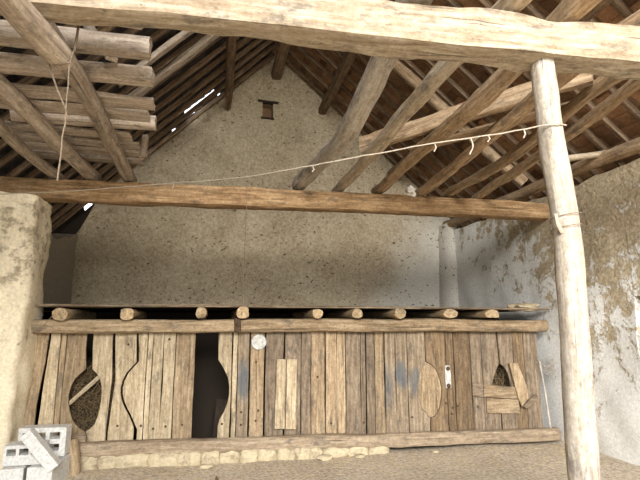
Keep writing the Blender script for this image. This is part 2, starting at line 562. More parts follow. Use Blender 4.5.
def left_top(u):
    return (2.95 + 0.06 * nz((u, 3, 0), 3)) + 0.25 * max(0, (u - 8.2))
wl = wall_mesh('wall_left', YF, YB + 0.1, 0, left_top, lambda u, z, d: (XL + d, u, z), 0.42, 'rubble_left', disp=0.03)
struct(wl, 'dusty grey rubble side wall behind the cream pillar', 'wall')

# right wall with a small shuttered window
WY0, WY1, WZ0, WZ1 = 4.05, 4.78, 1.50, 1.95
def right_top(u):
    return 3.56 + 0.05 * nz((u, 8, 0), 3)
right = empty('wall_right', (XR, 4, 0))
struct(right, 'rubble side wall with flaking whitewash, brown bare stone above', 'wall')
rp = lambda u, z, d: (XR - d, u, z)
wall_mesh('rubble_face', YF, WY0, 0, right_top, rp, 0.45, 'rubble_right', disp=0.035, parent=right)
wall_mesh('rubble_face', WY1, YB + 0.1, 0, right_top, rp, 0.45, 'rubble_right', disp=0.035, parent=right)
wall_mesh('rubble_face', WY0, WY1, 0, lambda u: WZ0, rp, 0.45, 'rubble_right', disp=0.02, parent=right)
wall_mesh('rubble_face', WY0, WY1, WZ1, right_top, rp, 0.45, 'rubble_right', disp=0.02, parent=right)
win = empty('window_1', (XR + 0.2, (WY0 + WY1) / 2, WZ0))
struct(win, 'small window recess with blue grey shutter in the whitewashed right wall', 'window')
def box(name, lo, hi, mat, parent=None):
    x0, y0, z0 = lo
    x1, y1, z1 = hi
    v = [(x0, y0, z0), (x1, y0, z0), (x1, y1, z0), (x0, y1, z0), (x0, y0, z1), (x1, y0, z1), (x1, y1, z1), (x0, y1, z1)]
    f = [(3, 2, 1, 0), (4, 5, 6, 7), (0, 1, 5, 4), (1, 2, 6, 5), (2, 3, 7, 6), (3, 0, 4, 7)]
    o = link(name, v, f, mat, parent, [tuple(q) for q in v], smooth=False)
    b = o.modifiers.new('bevel', 'BEVEL')
    b.width = 0.006
    b.segments = 2
    return o
box('shutter', (XR + 0.17, WY0 - 0.02, WZ0 - 0.02), (XR + 0.21, WY1 + 0.02, WZ1 + 0.02), 'shutter', win)
box('window_frame', (XR + 0.10, WY0 - 0.02, WZ1 - 0.06), (XR + 0.17, WY1 + 0.02, WZ1 + 0.03), 'shutter', win)
box('window_frame', (XR + 0.10, WY1 - 0.06, WZ0), (XR + 0.17, WY1 + 0.03, WZ1 - 0.06), 'shutter', win)

# floor of trodden earth
def floor_z(x, y):
    return 0.02 * nz((x, y, 0), 1.2) + 0.012 * nz((x, y, 4), 5) + 0.05 * math.exp(-((x + 1.1) / 0.8) ** 2 - ((y - 6.0) / 0.35) ** 2)
fv, ff = [], []
nx_, ny_ = 80, 110
for i in range(nx_ + 1):
    for j in range(ny_ + 1):
        x = XL - 0.3 + (XR - XL + 0.6) * i / nx_
        y = YF + (YB + 0.3 - YF) * j / ny_
        fv.append((x, y, floor_z(x, y)))
for i in range(nx_):
    for j in range(ny_):
        a = i * (ny_ + 1) + j
        ff.append((a, a + ny_ + 1, a + ny_ + 2, a + 1))
struct(link('floor', fv, ff, 'dirt'), 'trodden grey brown earth floor strewn with chaff', 'floor')
yard = link('ground', [(-40, -40, -0.1), (40, -40, -0.1), (40, 40, -0.1), (-40, 40, -0.1)], [(0, 1, 2, 3)], 'yard', smooth=False)
struct(yard, 'pale gravel yard outside the barn', 'ground')

# roof: rows of clay tiles on laths
ceil = empty('ceiling', (RX, 4, RZ))
struct(ceil, 'open underside of the dark tiled barn roof on laths', 'roof')
HOLES = [(-1.22, 9.0, 0.16), (-0.36, 9.02, 0.17), (-0.02, 9.02, 0.15), (-2.25, 9.62, 0.16)]
def slope(xe, sgn, sl):
    L = math.hypot(xe - RX, (xe - RX) * sl)
    dirv = V((xe - RX, 0, -abs(xe - RX) * sl)) / L
    nrm = V((sl * sgn, 0, 1)).normalized()
    rows = int(L / 0.17)
    verts, faces = [], []
    tw = 0.19
    ncol = int((YB + 0.45 - YF) / tw)
    for r in range(rows):
        for c in range(ncol):
            s0 = 0.02 + r * 0.17
            y0 = YF - 0.1 + c * tw
            cx = RX + dirv.x * (s0 + 0.1)
            if sgn < 0 and y0 + tw > YB + 0.10 and -1.45 < cx < 0.30 and RND.random() < 0.3:
                continue
            if sgn < 0 and any(abs(cx - hx) < hr and abs(y0 + tw / 2 - hy) < hr for hx, hy, hr in HOLES):
                continue
            j1, j2 = RND.uniform(0, 0.012), RND.uniform(-0.006, 0.006)
            base = V((RX, 0, RZ)) + nrm * (0.125 + j1)
            a = base + dirv * s0 + nrm * 0.0
            b = base + dirv * (s0 + 0.235) + nrm * 0.032
            k = len(verts)
            q = RND.uniform(-0.004, 0.004)
            for p, yy, e in ((a, y0 - 0.006, j2), (a, y0 + tw + 0.006, -j2), (b, y0 + tw + 0.006 + q, -j2), (b, y0 - 0.006 + q, j2)):
                verts.append(V((p.x, yy, p.z)) + nrm * e)
            faces.append((k, k + 1, k + 2, k + 3) if sgn < 0 else (k + 3, k + 2, k + 1, k))
    wcs = []
    for q in range(len(verts) // 4):
        rv = RND.random()
        wcs += [(rv, rv, rv)] * 4
    o = link('tiled_slope', verts, faces, 'tile_dark' if sgn < 0 else 'tile', ceil, wcs, smooth=False)
    m = o.modifiers.new('thickness', 'SOLIDIFY')
    m.thickness = 0.012
    m.offset = 1
    # laths
    nl = int(L / 0.135)
    for i in range(nl):
        s = 0.12 + i * 0.135 + RND.uniform(-0.012, 0.012)
        p = V((RX, 0, RZ)) + dirv * s + nrm * 0.105
        la = timber('lath', [(p.x, YF, p.z), (p.x + RND.uniform(-.02, .02), YB + (0.0 if sgn < 0 else 0.3), p.z)], 0.04, 0.025, 'lath', None, n=4, exp=8, rough=0.002, seg=0.9, bow=0.006, up=tuple(nrm))
        la.parent = o
        la.matrix_parent_inverse = Matrix.Translation(ceil.location).inverted()
    return dirv, nrm, L
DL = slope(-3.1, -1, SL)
DR = slope(5.75, 1, SR)

def rafters(D, side, mat):
    dirv, nrm, L = D
    n = 0
    y = YB - 0.12
    while y > 2.2:
        p0 = V((RX, y, RZ)) + dirv * 0.06 + nrm * 0.045
        p1 = V((RX, y + RND.uniform(-0.04, 0.04), RZ)) + dirv * (L - 0.05) + nrm * 0.045
        w = RND.uniform(0.05, 0.07)
        o = timber('rafter', [p0, p1], w, 0.085, mat, n=8, exp=5, rough=0.006, seg=0.35, bow=0.015)
        tag(o, '%s dark rafter from the plastered gable under the roof slope on the %s' % (ORD[n], side), 'rafter', 'rafters of the %s roof slope' % side)
        n += 1
        y -= 0.37 + RND.uniform(-0.03, 0.03)
rafters(DL, 'left', 'rafter')
rafters(DR, 'right', 'rafter')

def ridge_tiles():
    verts, faces, y, k = [], [], YF - 0.1, 0
    while y < YB + 0.5:
        n = 9
        for yy, rr in ((y - 0.03, 0.165), (y + 0.36, 0.15)):
            for j in range(n):
                a = math.pi * (-0.12 + 1.24 * j / (n - 1))
                verts.append((RX + rr * math.cos(a), yy, RZ + 0.13 + rr * 0.75 * math.sin(a)))
        for j in range(n - 1):
            faces.append((k + j, k + j + 1, k + n + j + 1, k + n + j))
        k += 2 * n
        y += 0.36
    o = link('ridge_tiles', verts, faces, 'tile', ceil)
    m = o.modifiers.new('thickness', 'SOLIDIFY')
    m.thickness = 0.014
ridge_tiles()
o = wall_mesh('eave_screen', XL - 0.85, -1.75, 2.4, lambda u: roof_z(u) + (0.06 if -2.34 < u < -2.16 else 0.215), lambda u, z, d: (u, YB + 0.17 - d, z), 0.03, 'dark_wood', disp=0.006, du=0.04)  # added dark screen that blocks the sky, notched to let one glint through
struct(o, 'dark boarding added to keep sky out of the eave gap above the left wall corner', 'screen')
# ridge pole and purlins
o = log('ridge_pole', [(RX, 2.0, 6.86), (RX + 0.02, YB + 0.2, 6.80)], 0.22, 'rafter', exp=3)
tag(o, 'dark ridge pole running into the gable wall at its peak', 'beam')
o = log('purlin', [(0.14, 2.0, 5.96), (0.18, 5.5, 5.92), (0.22, YB + 0.25, 5.98)], 0.15, 'rafter', exp=2.5)
tag(o, 'dark purlin under the roof left of the ridge pole', 'beam')
o = timber('purlin', [(2.12, 1.8, 6.13), (2.2, YB + 0.25, 6.10)], 0.17, 0.18, 'rafter', exp=4)
tag(o, 'dark squared purlin entering the gable right of the niche', 'beam')
o = log('purlin', [(3.72, 1.8, 4.83), (3.7, YB + 0.25, 4.80)], 0.16, 'rafter', exp=3)
tag(o, 'dark purlin low under the right roof slope above the joists', 'beam')
o = log('wall_plate', [(4.86, 1.8, 3.72), (4.93, YB + 0.3, 3.72)], 0.17, 'joist', exp=2.6, bow=0.05)
tag(o, 'rough brown wall plate lying along the top of the right wall', 'beam')
o = log('curved_rafter', [(2.30, 6.64, 6.10), (2.72, 6.62, 5.74), (3.30, 6.56, 5.22), (4.1, 6.55, 4.50), (4.85, 6.5, 3.86)], 0.17, 'joist', exp=2.4)
tag(o, 'thick curved tan timber slanting down close under the right roof slope', 'rafter')
o = log('loft_pole', [(4.3, 5.15, 3.72), (5.0, 4.85, 3.80), (5.25, 4.75, 3.82)], 0.08, 'joist_pale', exp=2.2)
tag(o, 'thin pale pole lying over the right wall top beside the white post', 'pole')
o = timber('loose_beam', [(1.72, 5.22, 3.74), (3.2, 3.25, 3.78)], 0.12, 0.19, 'joist', exp=5)
tag(o, 'brown squared beam lying slantwise over the loft joists', 'beam')
o = timber('loose_plank', [(2.35, 5.2, 3.72), (3.45, 3.7, 3.74)], 0.18, 0.04, 'joist', exp=8, rough=0.004)
tag(o, 'brown plank lying beside the slanting loose beam on the loft joists', 'board')

# masonry pillar and corner buttress
v, f, wc = timber_data([(-2.19, 6.19, 0), (-2.17, 6.17, 1.6), (-2.15, 6.16, 3.07)], 0.46, 0.66, n=40, exp=9, rough=0.045, seg=0.07, up=(0, 1, 0))
pil = link('masonry_pillar', v, f, 'pillar', None, wc, sharp=80)
tag(pil, 'cream limewashed rubble pillar carrying the brown beam at the left', 'pillar')
v, f, wc = timber_data([(4.96, 9.30, 0), (4.95, 9.30, 2), (4.98, 9.34, 3.72)], 0.44, 0.72, n=20, exp=2.3, rough=0.03, seg=0.15, up=(0, 1, 0))
but = link('corner_buttress', v, f, 'plaster', None, wc)
tag(but, 'rounded plaster buttress in the back right corner', 'pillar')

# ------------------------------------------------------------------ great beams and the post
b1 = timber('tie_beam', [(-2.6, 2.47, 3.21), (0, 2.495, 3.35), (2.1, 2.52, 3.452), (5.2, 2.54, 3.63)], 0.14, 0.22, 'beam_pale', exp=12, rough=0.014, seg=0.1, bow=0.015, taper=1.35, taperw=2.0)
tag(b1, 'huge pale hewn beam crossing the top of the room on the white post', 'beam')
b2 = timber('tie_beam', [(-2.6, 6.2, 3.205), (1.15, 6.2, 3.27), (5.15, 6.2, 3.32)], 0.24, 0.27, 'beam_brown', exp=5, rough=0.014, seg=0.12, bow=0.015)
tag(b2, 'warm brown beam spanning from the cream pillar above the plank partition', 'beam')
pv, pf, pwc = timber_data([(2.15, 2.54, -0.03), (2.145, 2.54, 0.8), (2.165, 2.54, 1.5), (2.18, 2.54, 2.2), (2.13, 2.54, 2.8), (2.105, 2.54, 3.335)], 0.165, 0.165, n=20, exp=2.6, rough=0.010, seg=0.08, taper=0.86, up=(0, 1, 0))
post = link('wooden_post', pv, pf, 'post', None, pwc, sharp=60)
tag(post, 'slightly crooked whitish wooden post under the pale beam', 'post')
cord('branch_stub', [(2.11, 2.50, 2.17), (2.06, 2.47, 2.215), (2.035, 2.45, 2.27)], 0.012, 'post', post)

# ------------------------------------------------------------------ loft joists
def joist(pts, d, mat, label, **kw):
    o = log('loft_joist', pts, d, mat, None, **kw)
    tag(o, label, 'joist', 'loft joists between the two great beams')
    return o
TOPZ = lambda x: 3.27 + 0.0125 * (x - 1.15) + 0.135
def jz(x, d):
    return TOPZ(x) + d / 2 - 0.005
def jn(x, d):
    return 3.36 + 0.042 * x + 0.135 + d / 2 + 0.01
for (x0, x1, d, mat, lab) in [
    (1.13, 1.22, 0.19, 'post', 'thick crooked pale joist, first to stand clear against the gable wall'),  # whiter wood stands in for light on its left face
    (1.69, 1.84, 0.135, 'joist_pale', 'straight pale joist next to the crooked thick one'),
    (2.28, 2.31, 0.145, 'joist', 'brown joist crossed by the slanting loose beam, third to the right of the gable niche'),
    (2.90, 2.88, 0.13, 'joist', 'brown joist passing just behind the top of the white post'),
    (3.38, 3.37, 0.12, 'joist', 'brown joist meeting the beam second from the right wall'),
    (3.86, 3.60, 0.11, 'joist', 'thin brown joist closest to the right wall'),
]:
    mid = (x0 + x1) / 2
    pts = [(x0, 6.34, jz(x0, d)), (mid + (0.09 if d > 0.18 else 0), 4.5, (jz(x0, d) + jn(x1, d)) / 2 - (0.06 if d > 0.18 else 0.0)), (x1, 3.0, jn(x1, d)), (x1 + 0.02, 2.2, jn(x1, d) + 0.02)]
    joist(pts, d, mat, lab, bow=0.07, taper=1.1, rough=0.02)
joist([(-1.02, 6.34, jz(-1.02, .15) - 0.005), (-1.1, 4.6, 3.56), (-1.16, 2.95, 3.60)], 0.155, 'joist_grey', 'grey joist under the loose loft boards, tied to a log with wire', bow=0.03)
joist([(-1.47, 6.34, jz(-1.47, .16) - 0.005), (-1.68, 4.9, 3.55), (-1.98, 3.2, 3.62)], 0.16, 'joist_grey', 'grey joist in the middle of three under the loose loft boards', bow=0.03)
joist([(-1.86, 6.34, jz(-1.86, .12) - 0.005), (-2.02, 5.4, 3.49), (-2.12, 4.2, 3.56)], 0.12, 'joist_grey', 'thin grey joist nearest the left wall under the loft boards', bow=0.03)
o = log('tied_log', [(-1.02, 1.7, 3.065), (-0.93, 2.3, 3.07), (-0.85, 2.74, 3.08)], 0.13, 'joist_grey', bow=0.01, exp=2.5)
tag(o, 'short grey log with a sawn end, slung by wire under the pale beam', 'log')
w = cord('wire_sling', [(-0.945, 2.70, 3.5), (-0.94, 2.68, 3.10), (-0.91, 2.68, 3.02), (-0.86, 2.68, 3.005), (-0.80, 2.68, 3.03), (-0.78, 2.68, 3.10), (-0.80, 2.74, 3.5), (-1.0, 2.86, 3.70), (-1.08, 2.86, 3.70), (-1.10, 2.78, 3.62), (-0.945, 2.70, 3.5)], 0.007, 'wire')
tag(w, 'wire sling wrapped round the sawn end of the grey log', 'wire')
w = cord('hanging_wire', [(-0.90, 2.69, 3.02), (-0.85, 2.695, 2.86), (-0.80, 2.70, 2.76), (-0.80, 2.70, 2.6), (-0.81, 2.70, 2.36)], 0.0045, 'wire', jitter=0.012)
tag(w, 'twisted wire hanging down from the tied grey log', 'wire')
w = cord('hanging_wire', [(-0.80, 2.685, 3.02), (-0.795, 2.69, 2.9), (-0.80, 2.695, 2.76)], 0.004, 'wire', jitter=0.008)
tag(w, 'short straight wire strand joining the twisted wire below the sling', 'wire')

# loose loft boards lying across the left joists
BOARDS = [  # y, width, thickness, right end, mat, label
    (3.30, 0.15, 0.09, -0.54, 'dusty board nearest the great pale beam'),
    (3.70, 0.14, 0.15, -0.53, 'thick pale edged timber, nearest that shows a full front face'),
    (4.12, 0.17, 0.12, -0.55, 'second thick timber behind the first full front face'),
    (4.52, 0.22, 0.05, -0.58, 'flat board behind the two thick timbers'),
    (4.82, 0.20, 0.05, -0.66, 'flat board just in front of the round pole end'),
    (5.36, 0.20, 0.04, -0.90, 'flat board just behind the round pole end'),
    (5.60, 0.19, 0.04, -0.84, 'flat board third from the brown beam'),
    (5.84, 0.17, 0.045, -0.80, 'flat board second from the brown beam'),
    (6.13, 0.16, 0.05, -0.86, 'flat board lying right above the brown beam'),
]
for i, (y, w, t, xr, lab) in enumerate(BOARDS):
    jt = 3.645 + (5.0 - y) * 0.035
    xl = max(-2.3, RX - (RZ - jt - t - 0.1) / SL + 0.06)
    o = timber('loft_board', [(xl, y + RND.uniform(-.03, .03), jt + t / 2), (xr, y + RND.uniform(-.03, .03), jt + t / 2)], w, t, 'loft_board', exp=8, rough=0.006, seg=0.15, bow=0.012)
    tag(o, 'grey loft ' + lab, 'board', 'loose loft boards on the left joists')
o = log('loft_pole', [(-2.0, 5.12, 3.64 + .07), (-0.62, 5.08, 3.64 + .075)], 0.145, 'loft_board', exp=2.8)
tag(o, 'round grey pole with a blunt end among the loft boards', 'pole')
o = timber('short_strut', [(-1.42, 3.55, 3.80), (-1.44, 3.62, 4.35)], 0.08, 0.07, 'loft_board', exp=6, rough=0.004, up=(0, 1, 0))
tag(o, 'short upright grey strut standing on the nearest loft board', 'strut')
o = timber('leaning_board', [(-0.86, 3.95, 3.78), (-1.25, 4.5, 4.45)], 0.10, 0.04, 'loft_board', exp=8, rough=0.004)
tag(o, 'short grey board leaning among rafters above the loft boards', 'board')
o = timber('slanting_rail', [(-1.15, 6.5, 4.62), (0.3, 6.42, 6.08)], 0.15, 0.08, 'loft_board', exp=6, rough=0.008)  # pale loft_board tone makes this rafter and the next look lit
tag(o, 'rail toned pale as if lit, slanting up under the left roof slope, edge nearest the gable', 'rail', 'pale rails under the left slope')
o = timber('slanting_rail', [(-1.2, 5.95, 4.56), (0.2, 5.9, 5.98)], 0.12, 0.07, 'loft_board', exp=6, rough=0.008)
tag(o, 'narrow rail toned pale as if lit, slanting up just above the loft board ends', 'rail', 'pale rails under the left slope')
o = log('prop', [(-0.80, 5.5, 3.47), (-0.79, 5.5, 3.56), (-0.78, 5.5, 3.74)], 0.075, 'joist_grey', up=(0, 1, 0))
tag(o, 'short grey prop standing on the brown beam beside the loft boards', 'prop')

# ------------------------------------------------------------------ plank partition with feeding holes
PY = 6.30                                    # front face of the planks
part = empty('feeding_partition', (1.5, PY, 0))
tag(part, 'long weathered plank feeding partition with oval feeding holes between pillar and right wall', 'partition')
ZT, ZB = 1.60, 0.22
def sill_top(x):
    return 0.312 - (x + 1.37) * 0.0217
def straight(a, b):
    return [(a, ZT), (a + RND.uniform(-.006, .006), 0.9), (b if False else a, ZB)]
def plank(left, right, mat, y=PY, th=0.032, tilt=0.0, ztop=ZT, label=None):
    g = 0.004
    def edge(e, s):
        if isinstance(e, (int, float)):
            k = RND.uniform(-.007, .007)
            zb = sill_top(e) - 0.05
            return [(e + s * g + k * 0.6, ztop), (e + s * g - k * 0.4, 0.9), (e + s * g + k, zb)]
        e = list(e)
        return [(e[0][0] + s * g, ztop)] + [(x + s * g, z) for x, z in e] + [(e[-1][0] + s * g, sill_top(e[-1][0]) - 0.05)]
    poly = edge(left, 1) + edge(right, -1)[::-1]
    o = prism('plank', poly, y + RND.uniform(-0.004, 0.006), th, mat, part, tilt=tilt)
    if label:
        o['label'] = label
    return o

ovalL = [(-1.388, 1.332), (-1.372, 1.10), (-1.43, 1.045), (-1.473, 1.002), (-1.513, 0.92), (-1.532, 0.813), (-1.526, 0.72), (-1.505, 0.624), (-1.475, 0.545), (-1.429, 0.478), (-1.38, 0.43), (-1.327, 0.405)]
ovalR = [(-1.325, 1.331), (-1.306, 1.10), (-1.255, 1.05), (-1.222, 0.996), (-1.195, 0.92), (-1.186, 0.82), (-1.187, 0.73), (-1.195, 0.656), (-1.212, 0.565), (-1.237, 0.481), (-1.28, 0.43), (-1.326, 0.405)]
arcE = [(-0.83, 1.492), (-0.81, 1.173), (-0.86, 1.115), (-0.915, 1.047), (-0.955, 0.96), (-0.971, 0.876), (-0.967, 0.80), (-0.95, 0.738), (-0.91, 0.65), (-0.861, 0.566), (-0.82, 0.48), (-0.795, 0.417), (-0.793, 0.372)]
arcH = [(0.138, 1.513), (0.146, 1.182), (0.185, 1.125), (0.224, 1.059), (0.268, 0.97), (0.291, 0.865), (0.292, 0.76), (0.274, 0.663), (0.235, 0.56), (0.184, 0.466), (0.168, 0.40), (0.166, 0.316)]
hatL = [(2.945, 1.5), (2.950, 1.115), (2.905, 1.05), (2.873, 0.981), (2.84, 0.88), (2.821, 0.771), (2.826, 0.67), (2.843, 0.588), (2.873, 0.51), (2.91, 0.457), (2.95, 0.41), (2.985, 0.378)]
hatR = [(2.952, 1.5), (2.955, 1.115), (3.04, 1.071), (3.095, 1.02), (3.125, 0.962), (3.158, 0.86), (3.175, 0.761), (3.168, 0.66), (3.152, 0.578), (3.13, 0.50), (3.10, 0.436), (3.05, 0.39), (2.99, 0.376)]
arcA = [(4.06, 1.5), (4.085, 1.07), (4.045, 1.01), (4.003, 0.93), (3.97, 0.85), (3.944, 0.767), (3.944, 0.55), (4.06, 0.50)]
arcB = [(4.075, 1.5), (4.098, 1.07), (4.153, 1.023), (4.185, 0.98), (4.21, 0.925), (4.235, 0.84), (4.245, 0.759), (4.245, 0.55), (4.075, 0.50)]

plank(-2.19, -2.03, 'plank_tan')
plank(-2.02, [(-1.80, 1.45), (-1.815, 1.2), (-1.84, 0.95), (-1.862, 0.7), (-1.865, 0.4)], 'plank_tan')
plank([(-1.785, 1.45), (-1.815, 1.0), (-1.84, 0.4)], -1.674, 'plank_pale')
plank(-1.674, -1.61, 'plank_tan', y=PY + 0.008)
plank(-1.61, ovalL, 'plank_tan', label='wide plank cut for the left half of the oval hole')
plank(ovalR, [(-1.10, 1.435), (-1.075, 0.97), (-1.10, 0.407)], 'plank_pale', label='plank cut for the right half of the oval hole')
plank([(-1.075, 1.45), (-1.045, 0.97), (-1.085, 0.407)], arcE, 'plank_pale', y=PY - 0.012, label='pale plank with a deep half oval cut in its edge')
plank([(-0.815, 1.492), (-0.793, 1.18)] + [(x + 0.016, z) for x, z in arcE[2:-2]] + [(-0.765, 0.40)], -0.700, 'plank_pale', y=PY + 0.004)
plank(-0.700, -0.637, 'plank_pale', y=PY + 0.004)
plank(-0.637, -0.51, 'plank_pale')
plank(-0.51, -0.37, 'plank_pale')
plank(-0.37, -0.134, 'plank_tan', y=PY + 0.006)
plank(arcH, 0.289 + 0.03, 'plank_pale', label='pale plank whose edge bows away from the dark gap')
plank(0.325, 0.388, 'plank_pale')
plank(0.388, 0.537, 'plank_stained', label='plank with a blue grey stain beside the lid')
plank(0.545, 0.726, 'plank_tan')
plank(0.74, 0.975, 'plank_grey')
plank(0.99, 1.203, 'plank_grey')
plank(1.203, 1.335, 'plank_grey', y=PY + 0.006)
plank(1.335, 1.521, 'plank_tan')
plank(1.53, 1.683, 'plank_tan')
plank(1.683, 1.806, 'plank_tan', y=PY + 0.008)
plank(1.806, 2.012, 'plank_grey')
plank(2.012, 2.082, 'plank_grey', y=PY + 0.008)
plank(2.09, 2.208, 'plank_grey')
plank(2.208, 2.345, 'plank_tan')
plank(2.355, 2.506, 'plank_stained', label='plank with a faint blue grey stain')
plank(2.506, 2.679, 'plank_stained', label='plank with a dark blue grey stain')
plank(2.679, hatL, 'plank_stained', label='blue stained plank cut round the closed oval hatch')
plank(hatR, 3.256, 'plank_brown', label='brown plank cut round the closed oval hatch')
plank(3.256, 3.377, 'plank_brown')
plank(3.387, 3.637, 'plank_brown', y=PY + 0.006)
plank(3.637, 3.808, 'plank_grey')
plank(3.808, arcA, 'plank_grey', label='grey plank cut for the left side of the pointed hole')
plank(arcB, 4.316, 'plank_grey', label='grey plank cut for the right side of the pointed hole')
plank(4.316, 4.495, 'plank_brown', y=PY + 0.005)
plank(4.495, 4.73, 'plank_grey')
# hatch board closing the oval
hp = hatL[1:] + hatR[1:][::-1]
hc = (3.0, 0.76)
hatch = prism('hatch', [(hc[0] + (x - hc[0]) * 0.985, hc[1] + (z - hc[1]) * 0.99) for x, z in hp], PY + 0.014, 0.025, 'plank_tan', part)
hatch['label'] = 'oval board closing the feeding hole'
prism('batten', [(2.80, 0.70), (3.22, 0.70), (3.22, 0.80), (2.80, 0.80)], PY + 0.045, 0.03, 'dark_wood', part, grain='x')

# boards nailed over the face
fb = prism('cover_board', [(0.880, 1.185), (0.995, 1.18), (0.992, 0.335), (0.862, 0.34)], PY - 0.05, 0.03, 'plank_pale', part)
fb['label'] = 'short pale board nailed on, left of a pair'
fb = prism('cover_board', [(1.010, 1.183), (1.140, 1.181), (1.135, 0.325), (1.002, 0.33)], PY - 0.055, 0.034, 'plank_pale', part)
fb['label'] = 'short pale board nailed on, right of a pair'
fb = prism('cover_board', [(3.80, 0.79), (4.31, 0.745), (4.32, 0.585), (3.79, 0.625)], PY - 0.034, 0.028, 'plank_tan', part, grain='x')
fb['label'] = 'grey board nailed across under the pointed hole'
prism('cover_board', [(3.63, 0.83), (3.79, 0.80), (3.785, 0.62), (3.62, 0.65)], PY - 0.03, 0.024, 'plank_grey', part, grain='x')
fb = prism('cover_board', [(3.835, 0.612), (4.335, 0.575), (4.345, 0.385), (3.825, 0.41)], PY - 0.03, 0.024, 'plank_tan', part, grain='x')
fb['label'] = 'lower grey board nailed across under the pointed hole'
fb = prism('cover_board', [(4.20, 1.085), (4.335, 1.08), (4.455, 0.77), (4.47, 0.60), (4.36, 0.48), (4.31, 0.60)], PY - 0.064, 0.028, 'plank_tan', part)
fb['label'] = 'grey board nailed on at a slant beside the pointed hole'
prism('cover_board', [(4.36, 0.49), (4.58, 0.66), (4.62, 0.58), (4.42, 0.46)], PY - 0.09, 0.024, 'plank_grey', part, grain='x')

# rails and sill
timber('top_rail', [(-2.0, 6.215, 1.585), (-0.8, 6.215, 1.592), (0.36, 6.215, 1.60)], 0.13, 0.155, 'rail', part, exp=4, rough=0.01, bow=0.015)
timber('top_rail', [(0.37, 6.215, 1.60), (2.6, 6.215, 1.615), (4.83, 6.225, 1.60)], 0.13, 0.165, 'rail_dark', part, exp=4, rough=0.012, bow=0.015)
timber('sill_beam', [(-1.46, 6.20, 0.232), (1.0, 6.20, 0.18), (4.86, 6.21, 0.095)], 0.17, 0.165, 'sill', part, exp=4.5, rough=0.014, bow=0.015)
timber('sill_beam', [(-2.1, 6.24, 0.28), (-1.30, 6.25, 0.33)], 0.09, 0.10, 'sill', part, exp=4.5, rough=0.014)
clamp = timber('iron_clamp', [(0.365, 6.145, 1.69), (0.37, 6.14, 1.53)], 0.075, 0.02, 'rust', part, exp=8, rough=0.003, up=(0, 1, 0), seg=0.05)
timber('bolt', [(0.35, 6.118, 1.615), (0.39, 6.118, 1.61)], 0.03, 0.03, 'rust', clamp, exp=2, rough=0.001, seg=0.02)
# latch
lt = prism('latch_plate', [(3.235, 1.06), (3.30, 1.06), (3.315, 0.93), (3.31, 0.76), (3.23, 0.76), (3.225, 0.93)], PY - 0.012, 0.008, 'latch', part, warp=0.002)
lt['label'] = 'whitish metal latch plate'
for (zz, rr) in ((1.02, 0.03), (0.90, 0.040), (0.79, 0.032)):
    vs, fs, m_, n_, p_ = lump('bolt_head', (3.27, PY - 0.018, zz), (rr * 2, 0.03, rr * (3.2 if zz == 0.90 else 2)), 'latch', lt, boxy=2.2, rough=0.05, sub=2)
    link('bolt_head', vs, fs, 'latch' if zz == 0.90 else 'rust', lt)
# nails
for (x, z) in [(-1.72, 0.42), (-1.33, 0.48), (-0.98, 0.45), (-0.72, 0.44), (-0.58, 0.40), (-0.44, 0.42), (-0.25, 0.43), (0.22, 0.42), (0.45, 0.55), (0.45, 0.40), (0.63, 0.44), (0.66, 0.56),
               (1.42, 0.95), (1.6, 0.37), (2.04, 0.36), (2.72, 0.40), (3.32, 0.50), (3.30, 0.42), (3.40, 0.52), (3.22, 0.56), (3.7, 0.5), (-0.92, 1.38), (-0.45, 1.44), (0.62, 1.15)]:
    vs, fs, *_ = lump('nail', (x, PY - 0.008, z), (0.032, 0.02, 0.032), 'rust', boxy=2, rough=0, sub=1)
    link('nail', vs, fs, 'rust', part)

# round lid on the partition
def disc(name, c, r, th, mat, tiltx=0.0):
    n = 32
    prof = [(0, 0.0), (r * 0.55, 0.0), (r * 0.62, -0.006), (r * 0.9, -0.006), (r * 0.97, -0.012), (r, 0.0), (r, th)]
    verts, faces = [V((c[0], c[1], c[2]))], []
    for (rr, dy) in prof[1:]:
        for j in range(n):
            a = 2 * math.pi * j / n
            verts.append(V((c[0] + rr * math.cos(a), c[1] + dy, c[2] + rr * math.sin(a))))
    for j in range(n):
        faces.append((0, 1 + j, 1 + (j + 1) % n))
    for k in range(len(prof) - 2):
        for j in range(n):
            a, b = 1 + k * n + j, 1 + k * n + (j + 1) % n
            faces.append((a, a + n, b + n, b))
    faces.append(tuple(1 + (len(prof) - 2) * n + j for j in range(n))[::-1])
    return link(name, verts, faces, mat)
lid = disc('round_lid', (0.648, PY - 0.022, 1.40), 0.098, 0.018, 'white_metal')
tag(lid, 'round whitish lid fixed high on the plank partition', 'lid')

# ------------------------------------------------------------------ platform over the stall behind the partition
LOGS = [(-1.645, 0.16, 0.135, 'at the far left beside the pillar'), (-0.925, 0.15, 0.13, 'second from the pillar'), (-0.08, 0.13, 0.135, 'over the dark gap'),
        (0.425, 0.15, 0.145, 'beside the iron clamp'), (1.365, 0.13, 0.12, 'above the pair of nailed boards'), (1.90, 0.15, 0.125, 'next after the one above the nailed boards'),
        (2.50, 0.16, 0.125, 'above the stained planks'), (3.23, 0.20, 0.12, 'above the whitish latch'), (3.875, 0.20, 0.115, 'nearest the right wall')]
for (x, w, h, lab) in LOGS:
    rt = 1.665 + 0.0085 * (x + 2) * 1.0
    if x > 0.37:
        rt = 1.69 + 0.004 * x
    o = timber('platform_log', [(x, 6.06, rt + h / 2 + 0.004), (x + RND.uniform(-.04, .04), 9.2, 1.75)], w, h, 'log_end', n=14, exp=2.8, rough=0.014, seg=0.2, bow=0.01)
    tag(o, 'pale log end on the top rail, ' + lab, 'log', 'platform logs resting on the partition')
